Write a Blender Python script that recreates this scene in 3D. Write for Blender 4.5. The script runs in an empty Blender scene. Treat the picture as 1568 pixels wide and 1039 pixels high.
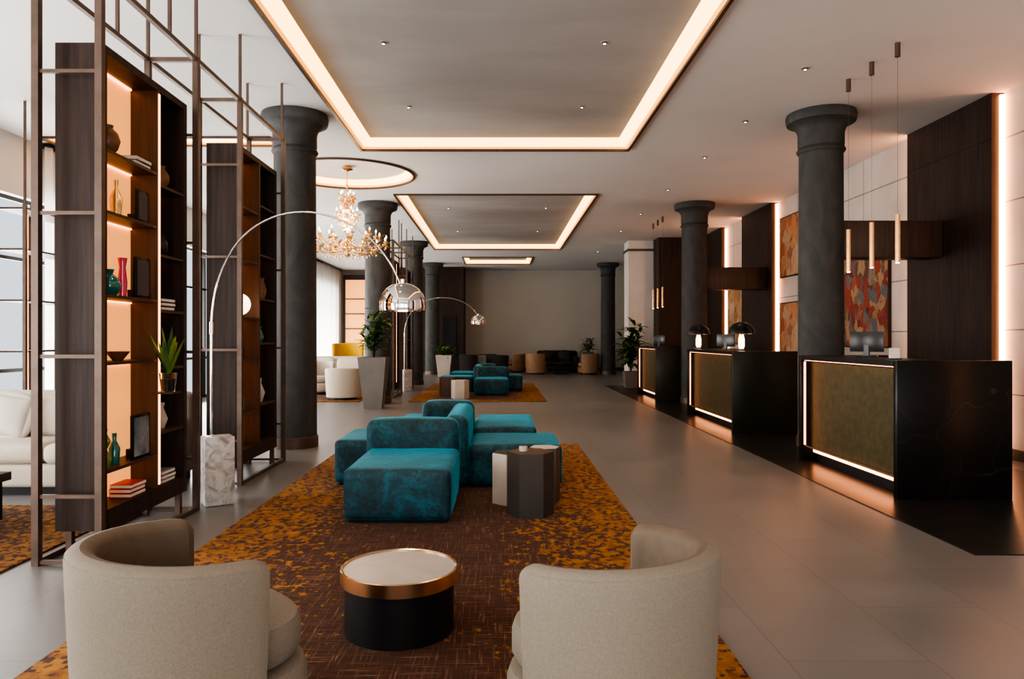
import bpy, bmesh, math, random
from mathutils import Vector, Matrix, noise as mnoise
random.seed(7)
S = bpy.context.scene
COL = S.collection
pi = math.pi

# ------------------------------------------------------------ materials
def _new(name):
    m = bpy.data.materials.new(name); m.use_nodes = True
    nt = m.node_tree; b = nt.nodes['Principled BSDF']
    return m, nt, b
def N(nt, t, **kw):
    n = nt.nodes.new(t)
    for k, v in kw.items():
        setattr(n, k, v)
    return n
def c4(c): return (c[0], c[1], c[2], 1)
def ramp(nt, fac, stops, interp='LINEAR'):
    r = nt.nodes.new('ShaderNodeValToRGB'); r.color_ramp.interpolation = interp
    els = r.color_ramp.elements
    while len(els) < len(stops): els.new(0.5)
    for e, (p, c) in zip(els, stops):
        e.position = p; e.color = c4(c)
    nt.links.new(fac, r.inputs[0]); return r.outputs[0]
def coords(nt, scale=(1, 1, 1), rot=(0, 0, 0)):
    tc = nt.nodes.new('ShaderNodeTexCoord'); mp = nt.nodes.new('ShaderNodeMapping')
    mp.inputs['Scale'].default_value = scale; mp.inputs['Rotation'].default_value = rot
    nt.links.new(tc.outputs['Object'], mp.inputs[0]); return mp.outputs[0]
def noise_(nt, vec, scale, detail=4, rough=.6, dist=0):
    n = N(nt, 'ShaderNodeTexNoise'); n.inputs['Scale'].default_value = scale
    n.inputs['Detail'].default_value = detail; n.inputs['Roughness'].default_value = rough
    n.inputs['Distortion'].default_value = dist
    nt.links.new(vec, n.inputs['Vector']); return n.outputs['Fac']
def math_(nt, op, a, b=None, clamp=False):
    n = nt.nodes.new('ShaderNodeMath'); n.operation = op; n.use_clamp = clamp
    for i, v in enumerate((a, b)):
        if v is None: continue
        if isinstance(v, (int, float)): n.inputs[i].default_value = v
        else: nt.links.new(v, n.inputs[i])
    return n.outputs[0]
def mix_(nt, f, a, b):
    n = nt.nodes.new('ShaderNodeMix'); n.data_type = 'RGBA'
    if isinstance(f, (int, float)): n.inputs[0].default_value = f
    else: nt.links.new(f, n.inputs[0])
    for i, v in ((6, a), (7, b)):
        if isinstance(v, tuple): n.inputs[i].default_value = c4(v)
        else: nt.links.new(v, n.inputs[i])
    return n.outputs[2]
def bump_(nt, b, h, strength=.2, dist=.01):
    n = nt.nodes.new('ShaderNodeBump'); n.inputs['Strength'].default_value = strength
    n.inputs['Distance'].default_value = dist
    nt.links.new(h, n.inputs['Height']); nt.links.new(n.outputs[0], b.inputs['Normal'])
def mat(name, col, rough=.5, metal=0, col2=None, scale=6, stretch=(1, 1, 1), bump=0, bscale=None, lo=.35, hi=.65, sheen=0, coat=0, detail=5, dist=0, spec=None):
    m, nt, b = _new(name)
    b.inputs['Base Color'].default_value = c4(col)
    b.inputs['Roughness'].default_value = rough; b.inputs['Metallic'].default_value = metal
    v = coords(nt, stretch)
    f = noise_(nt, v, scale, detail, .6, dist)
    if col2 is None: col2 = tuple(c * .85 for c in col)
    nt.links.new(ramp(nt, f, [(lo, col), (hi, col2)]), b.inputs['Base Color'])
    if bump:
        g = noise_(nt, v, bscale or scale * 4, 3) if bscale else f
        bump_(nt, b, g, bump, .01)
    if sheen: b.inputs['Sheen Weight'].default_value = sheen
    if coat: b.inputs['Coat Weight'].default_value = coat; b.inputs['Coat Roughness'].default_value = .1
    if spec is not None: b.inputs['Specular IOR Level'].default_value = spec
    return m
def emis(name, col, s):
    m, nt, b = _new(name)
    b.inputs['Base Color'].default_value = c4(col)
    b.inputs['Emission Color'].default_value = c4(col); b.inputs['Emission Strength'].default_value = s
    return m
def glass(name, col, rough=.03):
    m, nt, b = _new(name)
    b.inputs['Base Color'].default_value = c4(col); b.inputs['Roughness'].default_value = rough
    b.inputs['Transmission Weight'].default_value = 1.0; b.inputs['IOR'].default_value = 1.45
    return m

def tile_mat(name, ca, cb, grout, bw, bh, rough, off=.5, veins=0, mort=.004, plane='XY', bump=.15, spec=.5):
    m, nt, b = _new(name)
    b.inputs['Specular IOR Level'].default_value = spec
    tc = nt.nodes.new('ShaderNodeTexCoord')
    sx = nt.nodes.new('ShaderNodeSeparateXYZ'); nt.links.new(tc.outputs['Object'], sx.inputs[0])
    cx = nt.nodes.new('ShaderNodeCombineXYZ'); nt.links.new(sx.outputs[1], cx.inputs[0])
    nt.links.new(sx.outputs[0 if plane == 'XY' else 2], cx.inputs[1])
    br = nt.nodes.new('ShaderNodeTexBrick'); br.offset = off
    nt.links.new(cx.outputs[0], br.inputs['Vector'])
    br.inputs['Scale'].default_value = 1; br.inputs['Mortar Size'].default_value = mort
    br.inputs['Brick Width'].default_value = bw; br.inputs['Row Height'].default_value = bh
    br.inputs['Color1'].default_value = c4(ca); br.inputs['Color2'].default_value = c4(cb); br.inputs['Mortar'].default_value = c4(grout)
    v = coords(nt)
    f = noise_(nt, v, 1.6 if not veins else 1.1, 6, .6, .3)
    if veins:
        w = N(nt, 'ShaderNodeTexVoronoi', feature='DISTANCE_TO_EDGE'); w.inputs['Scale'].default_value = 1.5
        ds = nt.nodes.new('ShaderNodeVectorMath'); ds.operation = 'ADD'
        cn = nt.nodes.new('ShaderNodeTexNoise'); cn.inputs['Scale'].default_value = 1.6; nt.links.new(v, cn.inputs['Vector'])
        nt.links.new(v, ds.inputs[0]); nt.links.new(cn.outputs['Color'], ds.inputs[1]); nt.links.new(ds.outputs[0], w.inputs['Vector'])
        vm = ramp(nt, w.outputs['Distance'], [(0, (1, 1, 1)), (.005, (0, 0, 0))])
        vm = math_(nt, 'MULTIPLY', vm, math_(nt, 'MULTIPLY', f, veins))
        colr = mix_(nt, vm, br.outputs['Color'], (.35, .28, .2))
    else:
        k = ramp(nt, f, [(.3, (.80, .80, .80)), (.7, (1.0, 1.0, 1.0))])
        mm = nt.nodes.new('ShaderNodeMix'); mm.data_type = 'RGBA'; mm.blend_type = 'MULTIPLY'; mm.inputs[0].default_value = 1
        nt.links.new(br.outputs['Color'], mm.inputs[6]); nt.links.new(k, mm.inputs[7]); colr = mm.outputs[2]
    nt.links.new(colr, b.inputs['Base Color'])
    rr = math_(nt, 'ADD', math_(nt, 'MULTIPLY', f, .12), rough - .06)
    nt.links.new(rr, b.inputs['Roughness'])
    if bump:
        inv = math_(nt, 'SUBTRACT', 1, br.outputs['Fac'])
        bump_(nt, b, inv, bump, .003)
    return m

M = {}
M['floor'] = tile_mat('floor_tile', (.212, .204, .20), (.192, .185, .182), (.14, .133, .13), 1.2, .6, .34, mort=.003, bump=.08)
M['floor_dark'] = tile_mat('floor_dark_stone', (.022, .02, .019), (.027, .024, .023), (.06, .055, .05), 1.2, 1.2, .3, 0, .3, spec=.35)
M['marble_dark'] = tile_mat('marble_dark', (.009, .008, .008), (.011, .010, .0095), (.010, .009, .009), 9, 9, .3, 0, .18, 0, bump=0, spec=.22)
M['marble_green'] = tile_mat('marble_olive', (.036, .032, .021), (.032, .029, .019), (.036, .033, .022), 9, 9, .32, 0, .14, 0, bump=0, spec=.3)
M['wallstone'] = tile_mat('wall_stone_panels', (.64, .57, .52), (.60, .535, .485), (.22, .175, .145), 1.25, .72, .55, 0, 0, .008, 'YZ')
M['ceiling'] = mat('ceiling_paint', (.70, .685, .67), .85, col2=(.66, .645, .63), scale=.6)
M['ceilpanel'] = mat('ceiling_panel_paint', (.46, .445, .435), .7, col2=(.37, .36, .35), scale=.6, stretch=(.5, 1.6, 1))
M['wallgrey'] = mat('wall_plaster', (.50, .465, .42), .8, col2=(.47, .435, .395), scale=.8)
M['wallwhite'] = mat('wall_white', (.72, .7, .67), .7, scale=1)
M['wood'] = mat('wood_dark', (.030, .018, .014), .5, col2=(.055, .034, .027), scale=4, stretch=(7, 7, .35), bump=.08, spec=.3)
M['wood2'] = mat('wood_walnut', (.09, .05, .033), .45, col2=(.055, .03, .022), scale=4, stretch=(6, 6, .4))
M['bronze'] = mat('bronze_metal', (.16, .11, .088), .42, .5, col2=(.12, .086, .07), scale=8)
M['brass'] = mat('brass', (.78, .5, .27), .25, 1, col2=(.7, .43, .22), scale=9)
M['rosegold'] = mat('rose_gold', (.85, .60, .38), .2, 1, col2=(.78, .52, .34), scale=6)
M['bronzepanel'] = mat('bronze_mesh_panel', (.105, .083, .036), .45, .6, col2=(.068, .054, .024), scale=14, stretch=(1, 1, 1), bump=.25, bscale=120)
M['chrome'] = mat('chrome', (.85, .83, .82), .06, 1, col2=(.8, .78, .77), scale=2)
M['column'] = mat('column_stucco', (.036, .037, .038), .7, col2=(.078, .078, .077), scale=3.2, stretch=(1, 1, .6), bump=.4, bscale=9, lo=.32, hi=.72, detail=10, dist=1.2)
M['black'] = mat('black_lacquer', (.010, .010, .011), .35, col2=(.013, .013, .014), spec=.35)
M['blackmetal'] = mat('black_metal', (.02, .02, .02), .35, .5)
M['fabric'] = mat('beige_boucle', (.235, .20, .156), .95, col2=(.20, .17, .134), scale=140, bump=.25, sheen=.05)
M['fabricin'] = mat('taupe_leather', (.15, .11, .078), .75, col2=(.13, .096, .069), scale=20, bump=.1, sheen=.03)
M['cream'] = mat('cream_fabric', (.55, .48, .40), .95, col2=(.49, .42, .35), scale=60, bump=.2, sheen=.1)
M['tan'] = mat('tan_leather', (.36, .22, .13), .6, col2=(.3, .18, .1), scale=8)
M['yellow'] = mat('yellow_fabric', (.80, .47, .02), .85, col2=(.7, .40, .02), scale=30)
M['darkfab'] = mat('dark_fabric', (.035, .03, .03), .85, col2=(.05, .042, .04), scale=30)
M['whitemarble'] = mat('white_marble', (.60, .58, .56), .3, col2=(.27, .255, .245), scale=9, lo=.45, hi=.68, detail=9, dist=1.5)
M['tabletop'] = mat('table_top_stone', (.36, .34, .33), .3, col2=(.30, .285, .275), scale=5, lo=.4, hi=.75, detail=8, dist=1)
M['concrete'] = mat('grey_planter', (.17, .157, .145), .6, col2=(.145, .135, .125), scale=3)
M['taupe'] = mat('taupe_lacquer', (.055, .046, .041), .6, col2=(.045, .039, .035), scale=3, spec=.3)
M['offwhite'] = mat('offwhite_lacquer', (.55, .49, .43), .5, scale=3)
M['leaf'] = mat('leaf_green', (.03, .085, .025), .45, col2=(.07, .15, .04), scale=9)
M['leaf2'] = mat('leaf_light', (.12, .25, .05), .45, col2=(.2, .3, .07), scale=9)
M['soil'] = mat('soil', (.03, .02, .015), .95)
M['plastic'] = mat('dark_screen', (.03, .032, .036), .25)
M['amber'] = mat('amber_crystal', (.9, .55, .2), .12, .55, col2=(.95, .7, .35), scale=20)
M['teal_glass'] = mat('teal_glass', (.0, .13, .13), .1, col2=(0, .18, .17), coat=1)
M['pink_glass'] = mat('magenta_glass', (.6, .05, .15), .12, coat=1)
M['green_glass'] = mat('green_glass', (.22, .28, .05), .12, coat=1)
M['ceramic_brown'] = mat('ceramic_brown', (.14, .06, .03), .35, col2=(.25, .12, .06), scale=6)
M['ceramic_black'] = mat('ceramic_black', (.02, .02, .022), .3)
M['red_book'] = mat('red_cover', (.5, .03, .02), .5)
M['paper'] = mat('paper', (.75, .72, .66), .8)
M['blue_book'] = mat('blue_cover', (.03, .1, .16), .5, col2=(.3, .32, .33), scale=5)
M['slate'] = mat('slate_cover', (.06, .065, .08), .5)
M['clear'] = glass('clear_glass', (.95, .97, .96))
M['cove'] = emis('cove_led', (1.0, .57, .22), 3.2)
M['coveedge'] = emis('cove_led_edge', (1.0, .42, .10), 1.25)
M['led'] = emis('led_strip', (1.0, .42, .19), 16)
M['ledwash'] = emis('led_strip_wash', (1.0, .45, .22), 16)
M['led2'] = emis('led_strip_desk', (1.0, .38, .15), 3.5)
M['ledfloor'] = emis('led_strip_floor', (1.0, .40, .18), 7)
M['backlit'] = emis('backlit_panel', (1.0, .43, .13), .7)
M['spot'] = emis('downlight_lens', (1, .85, .65), 12)
M['bulb'] = emis('bulb_warm', (1, .68, .35), 8)
M['globe'] = emis('globe_glass', (1, .82, .62), 2.5)
M['lampglow'] = emis('lamp_glow', (1, .66, .42), 4)

def curtain_mat():
    m, nt, b = _new('sheer_curtain')
    out = nt.nodes['Material Output']
    d = nt.nodes.new('ShaderNodeBsdfDiffuse'); d.inputs[0].default_value = (.8, .78, .75, 1)
    t = nt.nodes.new('ShaderNodeBsdfTranslucent'); t.inputs[0].default_value = (.85, .83, .8, 1)
    tr = nt.nodes.new('ShaderNodeBsdfTransparent')
    m1 = nt.nodes.new('ShaderNodeMixShader'); m1.inputs[0].default_value = .55
    nt.links.new(d.outputs[0], m1.inputs[1]); nt.links.new(t.outputs[0], m1.inputs[2])
    m2 = nt.nodes.new('ShaderNodeMixShader'); m2.inputs[0].default_value = .12
    nt.links.new(m1.outputs[0], m2.inputs[1]); nt.links.new(tr.outputs[0], m2.inputs[2])
    nt.links.new(m2.outputs[0], out.inputs[0])
    return m
M['curtain'] = curtain_mat()

def velvet():
    m, nt, b = _new('teal_velvet')
    v = coords(nt)
    f = noise_(nt, v, 4, 5, .65, 1.0); g = noise_(nt, v, 30, 4, .6, .6)
    h = math_(nt, 'ADD', math_(nt, 'MULTIPLY', f, .6), math_(nt, 'MULTIPLY', g, .4))
    nt.links.new(ramp(nt, h, [(.38, (.0004, .020, .031)), (.5, (.0008, .045, .065)), (.62, (.003, .105, .145))]), b.inputs['Base Color'])
    b.inputs['Roughness'].default_value = .6
    b.inputs['Sheen Weight'].default_value = .8; b.inputs['Sheen Tint'].default_value = (.04, .5, .68, 1); b.inputs['Sheen Roughness'].default_value = .3
    bump_(nt, b, h, .4, .02)
    return m
M['velvet'] = velvet()

def rug_mat(name, hw, hl):
    m, nt, b = _new(name)
    tc = nt.nodes.new('ShaderNodeTexCoord'); sx = nt.nodes.new('ShaderNodeSeparateXYZ')
    nt.links.new(tc.outputs['Object'], sx.inputs[0])
    v = coords(nt)
    ux = math_(nt, 'DIVIDE', math_(nt, 'ABSOLUTE', sx.outputs[0]), hw)
    uy = math_(nt, 'DIVIDE', math_(nt, 'ABSOLUTE', sx.outputs[1]), hl)
    u = math_(nt, 'MAXIMUM', ux, math_(nt, 'SUBTRACT', math_(nt, 'MULTIPLY', uy, 2.6), 1.7))
    big = noise_(nt, v, 2.2, 4); med = noise_(nt, v, 7, 3)
    spots = N(nt, 'ShaderNodeTexNoise'); spots.inputs['Scale'].default_value = 24; spots.inputs['Detail'].default_value = 4
    nt.links.new(coords(nt, (1, .8, 1)), spots.inputs['Vector'])
    base = math_(nt, 'ADD', math_(nt, 'SUBTRACT', math_(nt, 'MULTIPLY', u, 1.5), .70),
                 math_(nt, 'MULTIPLY', math_(nt, 'SUBTRACT', math_(nt, 'ADD', big, med), 1.0), 1.3))
    base = math_(nt, 'MINIMUM', base, .42)
    thr = math_(nt, 'ADD', math_(nt, 'MULTIPLY', base, .33), math_(nt, 'SUBTRACT', spots.outputs['Fac'], .56))
    mask = ramp(nt, thr, [(.0, (0, 0, 0)), (.06, (1, 1, 1))])
    s1 = noise_(nt, coords(nt, (60, 3, 1)), 1.5, 3); s2 = noise_(nt, coords(nt, (3, 60, 1)), 1.5, 3)
    st = math_(nt, 'MAXIMUM', s1, s2)
    brown = ramp(nt, st, [(.52, (.058, .023, .012)), (.64, (.12, .057, .033)), (.74, (.28, .19, .12))])
    och = ramp(nt, noise_(nt, v, 12, 4), [(.3, (.18, .062, .012)), (.7, (.36, .165, .032))])
    nt.links.new(mix_(nt, mask, brown, och), b.inputs['Base Color'])
    b.inputs['Roughness'].default_value = .95; b.inputs['Sheen Weight'].default_value = .05
    b.inputs['Specular IOR Level'].default_value = .15
    bump_(nt, b, noise_(nt, v, 160, 2), .3, .004)
    return m

def painting_mat(name, cols, sc=3.0, seed=0):
    m, nt, b = _new(name)
    tc = nt.nodes.new('ShaderNodeTexCoord'); mp = nt.nodes.new('ShaderNodeMapping'); mp.inputs['Location'].default_value = (seed, seed * 1.7, seed)
    mp.inputs['Scale'].default_value = (1, 1.2, .8)
    nt.links.new(tc.outputs['Object'], mp.inputs[0])
    nn = nt.nodes.new('ShaderNodeTexNoise'); nn.inputs['Scale'].default_value = 4; nn.inputs['Detail'].default_value = 3
    nt.links.new(mp.outputs[0], nn.inputs['Vector'])
    ad = nt.nodes.new('ShaderNodeVectorMath'); ad.operation = 'ADD'; nt.links.new(mp.outputs[0], ad.inputs[0])
    sc_ = nt.nodes.new('ShaderNodeVectorMath'); sc_.operation = 'SCALE'; sc_.inputs['Scale'].default_value = .35
    nt.links.new(nn.outputs['Color'], sc_.inputs[0]); nt.links.new(sc_.outputs[0], ad.inputs[1])
    vo = nt.nodes.new('ShaderNodeTexVoronoi'); vo.inputs['Scale'].default_value = sc; nt.links.new(ad.outputs[0], vo.inputs['Vector'])
    sp = nt.nodes.new('ShaderNodeSeparateColor'); nt.links.new(vo.outputs['Color'], sp.inputs[0])
    n2 = noise_(nt, mp.outputs[0], 14, 5, .7, 1)
    f = math_(nt, 'ADD', math_(nt, 'MULTIPLY', sp.outputs[0], .75), math_(nt, 'MULTIPLY', n2, .3))
    k = len(cols)
    nt.links.new(ramp(nt, f, [(.08 + .85 * i / (k - 1), c) for i, c in enumerate(cols)]), b.inputs['Base Color'])
    b.inputs['Roughness'].default_value = .6
    return m

# ------------------------------------------------------------ mesh builder
class MB:
    def __init__(s): s.V = []; s.F = []; s.M = []; s.mats = []
    def mi(s, m):
        if isinstance(m, str): m = M[m]
        if m not in s.mats: s.mats.append(m)
        return s.mats.index(m)
    def raw(s, V, F, m, T=None):
        o = len(s.V); k = s.mi(m)
        for v in V: s.V.append(tuple(T @ Vector(v)) if T else tuple(v))
        for f in F: s.F.append([i + o for i in f]); s.M.append(k)
        return s
    def box(s, x0, x1, y0, y1, z0, z1, m, bev=0, T=None):
        if bev:
            bm = bmesh.new(); bmesh.ops.create_cube(bm, size=1)
            for v in bm.verts: v.co = Vector(((x0 + x1) / 2 + v.co.x * (x1 - x0), (y0 + y1) / 2 + v.co.y * (y1 - y0), (z0 + z1) / 2 + v.co.z * (z1 - z0)))
            bmesh.ops.bevel(bm, geom=bm.edges[:], offset=bev, segments=2, affect='EDGES', profile=.5)
            s.bmadd(bm, m, T); return s
        V = [(x0, y0, z0), (x1, y0, z0), (x1, y1, z0), (x0, y1, z0), (x0, y0, z1), (x1, y0, z1), (x1, y1, z1), (x0, y1, z1)]
        F = [(0, 3, 2, 1), (4, 5, 6, 7), (0, 1, 5, 4), (1, 2, 6, 5), (2, 3, 7, 6), (3, 0, 4, 7)]
        return s.raw(V, F, m, T)
    def bmadd(s, bm, m, T=None):
        bm.verts.index_update()
        s.raw([v.co[:] for v in bm.verts], [[v.index for v in f.verts] for f in bm.faces], m, T); bm.free()
    def lathe(s, prof, m, c=(0, 0, 0), n=32, T=None, cap=True):
        V = []; F = []
        for r, z in prof:
            for i in range(n):
                a = 2 * pi * i / n; V.append((c[0] + r * math.cos(a), c[1] + r * math.sin(a), c[2] + z))
        for j in range(len(prof) - 1):
            for i in range(n):
                a = j * n + i; b = j * n + (i + 1) % n; F.append((a, b, b + n, a + n))
        if cap:
            F.append(list(range(n))[::-1]); F.append([(len(prof) - 1) * n + i for i in range(n)])
        return s.raw(V, F, m, T)
    def cyl(s, c, r, h, m, n=24, r2=None): return s.lathe([(r, 0), (r if r2 is None else r2, h)], m, c, n)
    def tube(s, pts, r, m, n=8, closed=False):
        pts = [Vector(p) for p in pts]; V = []; F = []
        k = len(pts)
        rr = r if isinstance(r, (list, tuple)) else [r] * k
        up = None
        for i, p in enumerate(pts):
            d = (pts[min(i + 1, k - 1)] - pts[max(i - 1, 0)]).normalized()
            if up is None:
                up = Vector((0, 0, 1)) if abs(d.z) < .9 else Vector((1, 0, 0))
            a = d.cross(up)
            if a.length < 1e-4: a = d.cross(Vector((0, 1, 0)))
            a.normalize(); b = a.cross(d).normalized(); up = b
            for j in range(n):
                t = 2 * pi * (j + .5) / n
                V.append(p + (a * math.cos(t) + b * math.sin(t)) * rr[i])
        for i in range(k - 1):
            for j in range(n):
                a = i * n + j; b = i * n + (j + 1) % n; F.append((a, b, b + n, a + n))
        F.append(list(range(n))[::-1]); F.append([(k - 1) * n + j for j in range(n)])
        return s.raw(V, F, m)
    def bar(s, p, q, w, m):
        x0, x1 = sorted((p[0], q[0])); y0, y1 = sorted((p[1], q[1])); z0, z1 = sorted((p[2], q[2])); h = w / 2
        return s.box(x0 - h, x1 + h, y0 - h, y1 + h, z0 - h, z1 + h, m)
    def soft(s, x0, x1, y0, y1, z0, z1, m, r=.05, puff=.012, n=14, T=None, jit=.004):
        ts = []
        for i in range(n + 1):
            t = i / n; ts.append(.5 - .5 * math.cos(pi * t))
        C = Vector(((x0 + x1) / 2, (y0 + y1) / 2, (z0 + z1) / 2)); H = Vector(((x1 - x0) / 2, (y1 - y0) / 2, (z1 - z0) / 2))
        r = min(r, H.x * .95, H.y * .95, H.z * .95)
        V = []; F = []
        for ax in range(3):
            for sg in (-1, 1):
                o = len(V)
                for i in range(n + 1):
                    for j in range(n + 1):
                        p = [0, 0, 0]; p[ax] = sg
                        p[(ax + 1) % 3] = 2 * ts[i] - 1; p[(ax + 2) % 3] = 2 * ts[j] - 1
                        q = Vector((p[0] * H.x, p[1] * H.y, p[2] * H.z))
                        inner = Vector([max(-(H[k] - r), min(H[k] - r, q[k])) for k in range(3)])
                        d = q - inner
                        if d.length > 0: d.normalize()
                        w = (1 - p[(ax + 1) % 3] ** 2) * (1 - p[(ax + 2) % 3] ** 2)
                        q = inner + d * r
                        q[ax] += sg * puff * w
                        wq = q + C
                        if jit:
                            nv = mnoise.noise(wq * 6) * jit
                            q += d * nv
                        V.append(q + C)
                for i in range(n):
                    for j in range(n):
                        a = o + i * (n + 1) + j
                        f = (a, a + n + 1, a + n + 2, a + 1)
                        F.append(f if sg > 0 else f[::-1])
        bm = bmesh.new(); vs = [bm.verts.new(v) for v in V]
        for f in F: bm.faces.new([vs[k] for k in f])
        bmesh.ops.remove_doubles(bm, verts=bm.verts, dist=1e-5)
        s.bmadd(bm, m, T); return s
    def build(s, name, origin=None, ang=40, parent=None):
        xs = [v[0] for v in s.V]; ys = [v[1] for v in s.V]; zs = [v[2] for v in s.V]
        if origin is None: origin = ((min(xs) + max(xs)) / 2, (min(ys) + max(ys)) / 2, min(zs))
        me = bpy.data.meshes.new(name)
        me.from_pydata([(v[0] - origin[0], v[1] - origin[1], v[2] - origin[2]) for v in s.V], [], s.F)
        for m in s.mats: me.materials.append(m)
        me.polygons.foreach_set('material_index', s.M)
        me.polygons.foreach_set('use_smooth', [True] * len(s.F))
        me.update()
        try: me.set_sharp_from_angle(angle=math.radians(ang))
        except Exception: pass
        ob = bpy.data.objects.new(name, me); COL.objects.link(ob); ob.location = origin
        if parent: ob.parent = parent; ob.location = Vector(origin) - parent.location
        return ob

def W0(): return (0, 0, 0)
H = 4.12
XL, XR, YB, YF = -6.6, 5.7, -4.0, 29.5

# ------------------------------------------------------------ shell
MB().box(XL - .3, XR + .3, YB - .3, YF + .3, -.2, 0, 'floor').build('floor', W0())
MB().box(2.95, 5.3, 4.46, 20.2, 0, .006, 'floor_dark').build('floor_stone_inlay', W0())
coffers = [(-2.01, 1.87, 2.0, 10.54), (-2.01, 1.87, 13.85, 22.4), (-1.25, 1.12, 24.6, 26.9)]
strip = (-6.3, -3.2, 9.9, 10.3)
cc = (-2.57, 12.15); cr = 1.1; sq = (cc[0] - 1.2, cc[0] + 1.2, cc[1] - 1.2, cc[1] + 1.2)
holes = coffers + [strip, sq]
b = MB()
xs = sorted({XL - .3, XR + .3} | {h[0] for h in holes} | {h[1] for h in holes})
ys = sorted({YB - .3, YF + .3} | {h[2] for h in holes} | {h[3] for h in holes})
for i in range(len(xs) - 1):
    for j in range(len(ys) - 1):
        mx = (xs[i] + xs[i + 1]) / 2; my = (ys[j] + ys[j + 1]) / 2
        if any(h[0] < mx < h[1] and h[2] < my < h[3] for h in holes): continue
        b.raw([(xs[i], ys[j], H), (xs[i + 1], ys[j], H), (xs[i + 1], ys[j + 1], H), (xs[i], ys[j + 1], H)], [(3, 2, 1, 0)], 'ceiling')
b.box(XL - .3, XR + .3, YB - .3, YF + .3, H + .4, H + .5, 'ceiling')
n = 64; V = []; F = []
for i in range(n):
    a = 2 * pi * i / n; ca, sa = math.cos(a), math.sin(a); k = 1.2 / max(abs(ca), abs(sa))
    V += [(cc[0] + cr * ca, cc[1] + cr * sa, H), (cc[0] + k * ca, cc[1] + k * sa, H)]
for i in range(n):
    j = (i + 1) % n; F.append((2 * i, 2 * j, 2 * j + 1, 2 * i + 1))
b.raw(V, F, 'ceiling')
b.lathe([(cr - .12, .12), (.01, .12)], 'ceiling', (cc[0], cc[1], H), 64, cap=False)
for (x0, x1, y0, y1) in coffers + [strip]:
    w = .137
    z = H + .13
    b.box(x0 + w, x1 - w, y0 + w, y1 - w, z, z + .02, 'ceilpanel')
b.build('ceiling', W0())
b = MB()
for (x0, x1, y0, y1) in coffers + [strip]:
    def ring(w, z): return [(x0 + w, y0 + w, z), (x1 - w, y0 + w, z), (x1 - w, y1 - w, z), (x0 + w, y1 - w, z)]
    F = [(0, 1, 5, 4), (1, 2, 6, 5), (2, 3, 7, 6), (3, 0, 4, 7)]
    e = .026
    b.raw(ring(0, H) + ring(e, H + .025), F, 'coveedge')
    b.raw(ring(e, H + .025) + ring(.137, H + .13), F, 'cove')
b.lathe([(cr, 0), (cr - .03, .03)], 'coveedge', (cc[0], cc[1], H), 64, cap=False)
b.lathe([(cr - .03, .03), (cr - .12, .12)], 'cove', (cc[0], cc[1], H), 64, cap=False)
b.build('cove_light', W0())
b = MB()
for (x0, x1, y0, y1) in coffers + [strip]:
    t = .035; zz = (H - .03, H + .005)
    b.box(x0 - t, x1 + t, y0 - t, y0, *zz, 'wood2'); b.box(x0 - t, x1 + t, y1, y1 + t, *zz, 'wood2')
    b.box(x0 - t, x0, y0, y1, *zz, 'wood2'); b.box(x1, x1 + t, y0, y1, *zz, 'wood2')
b.lathe([(cr + .03, -.03), (cr + .03, .0), (cr, .0), (cr, -.03), (cr + .03, -.03)], 'wood2', (cc[0], cc[1], H), 64, cap=False)
b.build('trim_ceiling', W0())

MB().box(XR, XR + .3, YB, YF, 0, H, 'wallstone').build('wall_right', W0())
MB().box(XL - .3, XR + .3, YF, YF + .3, 0, H, 'wallgrey').build('wall_back', W0())
wins = [(-2.5, 1.5), (2.5, 6.5), (8.2, 12.6), (14.2, 18.6), (20.2, 23.6), (24.6, 28.6)]
WZ = 3.3
b = MB(); y = YB
for a, c in wins:
    b.box(XL - .3, XL, y, a, 0, H, 'wallwhite'); b.box(XL - .3, XL, a, c, WZ, H, 'wallwhite'); y = c
b.box(XL - .3, XL, y, YF, 0, H, 'wallwhite'); b.build('wall_left', W0())
for i, (a, c) in enumerate(wins):
    b = MB(); x = XL - .15; w = .06
    for yy in [a + w / 2 + k * (c - a - w) / 4 for k in range(5)]: b.bar((x, yy, w / 2), (x, yy, WZ - w / 2), w, 'blackmetal')
    for zz in (w / 2, .9, 2.45, WZ - w / 2): b.bar((x, a + w / 2, zz), (x, c - w / 2, zz), w * .8, 'blackmetal')
    b.build('window_%d' % (i + 1), W0())
fw = [(-5.6, -2.4), (-1.6, 1.6), (2.2, 5.0)]
b = MB(); x = XL
for a, c in fw:
    b.box(x, a, YB - .3, YB, 0, H, 'wallwhite'); b.box(a, c, YB - .3, YB, 3.2, H, 'wallwhite'); b.box(a, c, YB - .3, YB, 0, .4, 'wallwhite'); x = c
b.box(x, XR, YB - .3, YB, 0, H, 'wallwhite'); b.build('wall_front', W0())
for i, (a, c) in enumerate(fw):
    b = MB(); y = YB - .15; w = .06
    for xx in [a + w / 2 + k * (c - a - w) / 3 for k in range(4)]: b.bar((xx, y, .4 + w / 2), (xx, y, 3.2 - w / 2), w, 'blackmetal')
    for zz in (.4 + w / 2, 3.2 - w / 2): b.bar((a + w / 2, y, zz), (c - w / 2, y, zz), w * .8, 'blackmetal')
    b.build('window_%d' % (i + 7), W0())
def curtain(y0, y1):
    b = MB(); n = int((y1 - y0) / .025); V = []; F = []
    for i in range(n + 1):
        y = y0 + (y1 - y0) * i / n; x = XL + .14 + .055 * math.sin(i * .55) + .02 * math.sin(i * .21)
        V += [(x, y, .02), (x, y, H - .04)]
    for i in range(n): F.append((2 * i, 2 * i + 2, 2 * i + 3, 2 * i + 1))
    b.raw(V, F, 'curtain'); b.box(XL + .05, XL + .23, y0, y1, H - .06, H - .02, 'blackmetal')
    b.build('curtain', None, 180)
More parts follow.
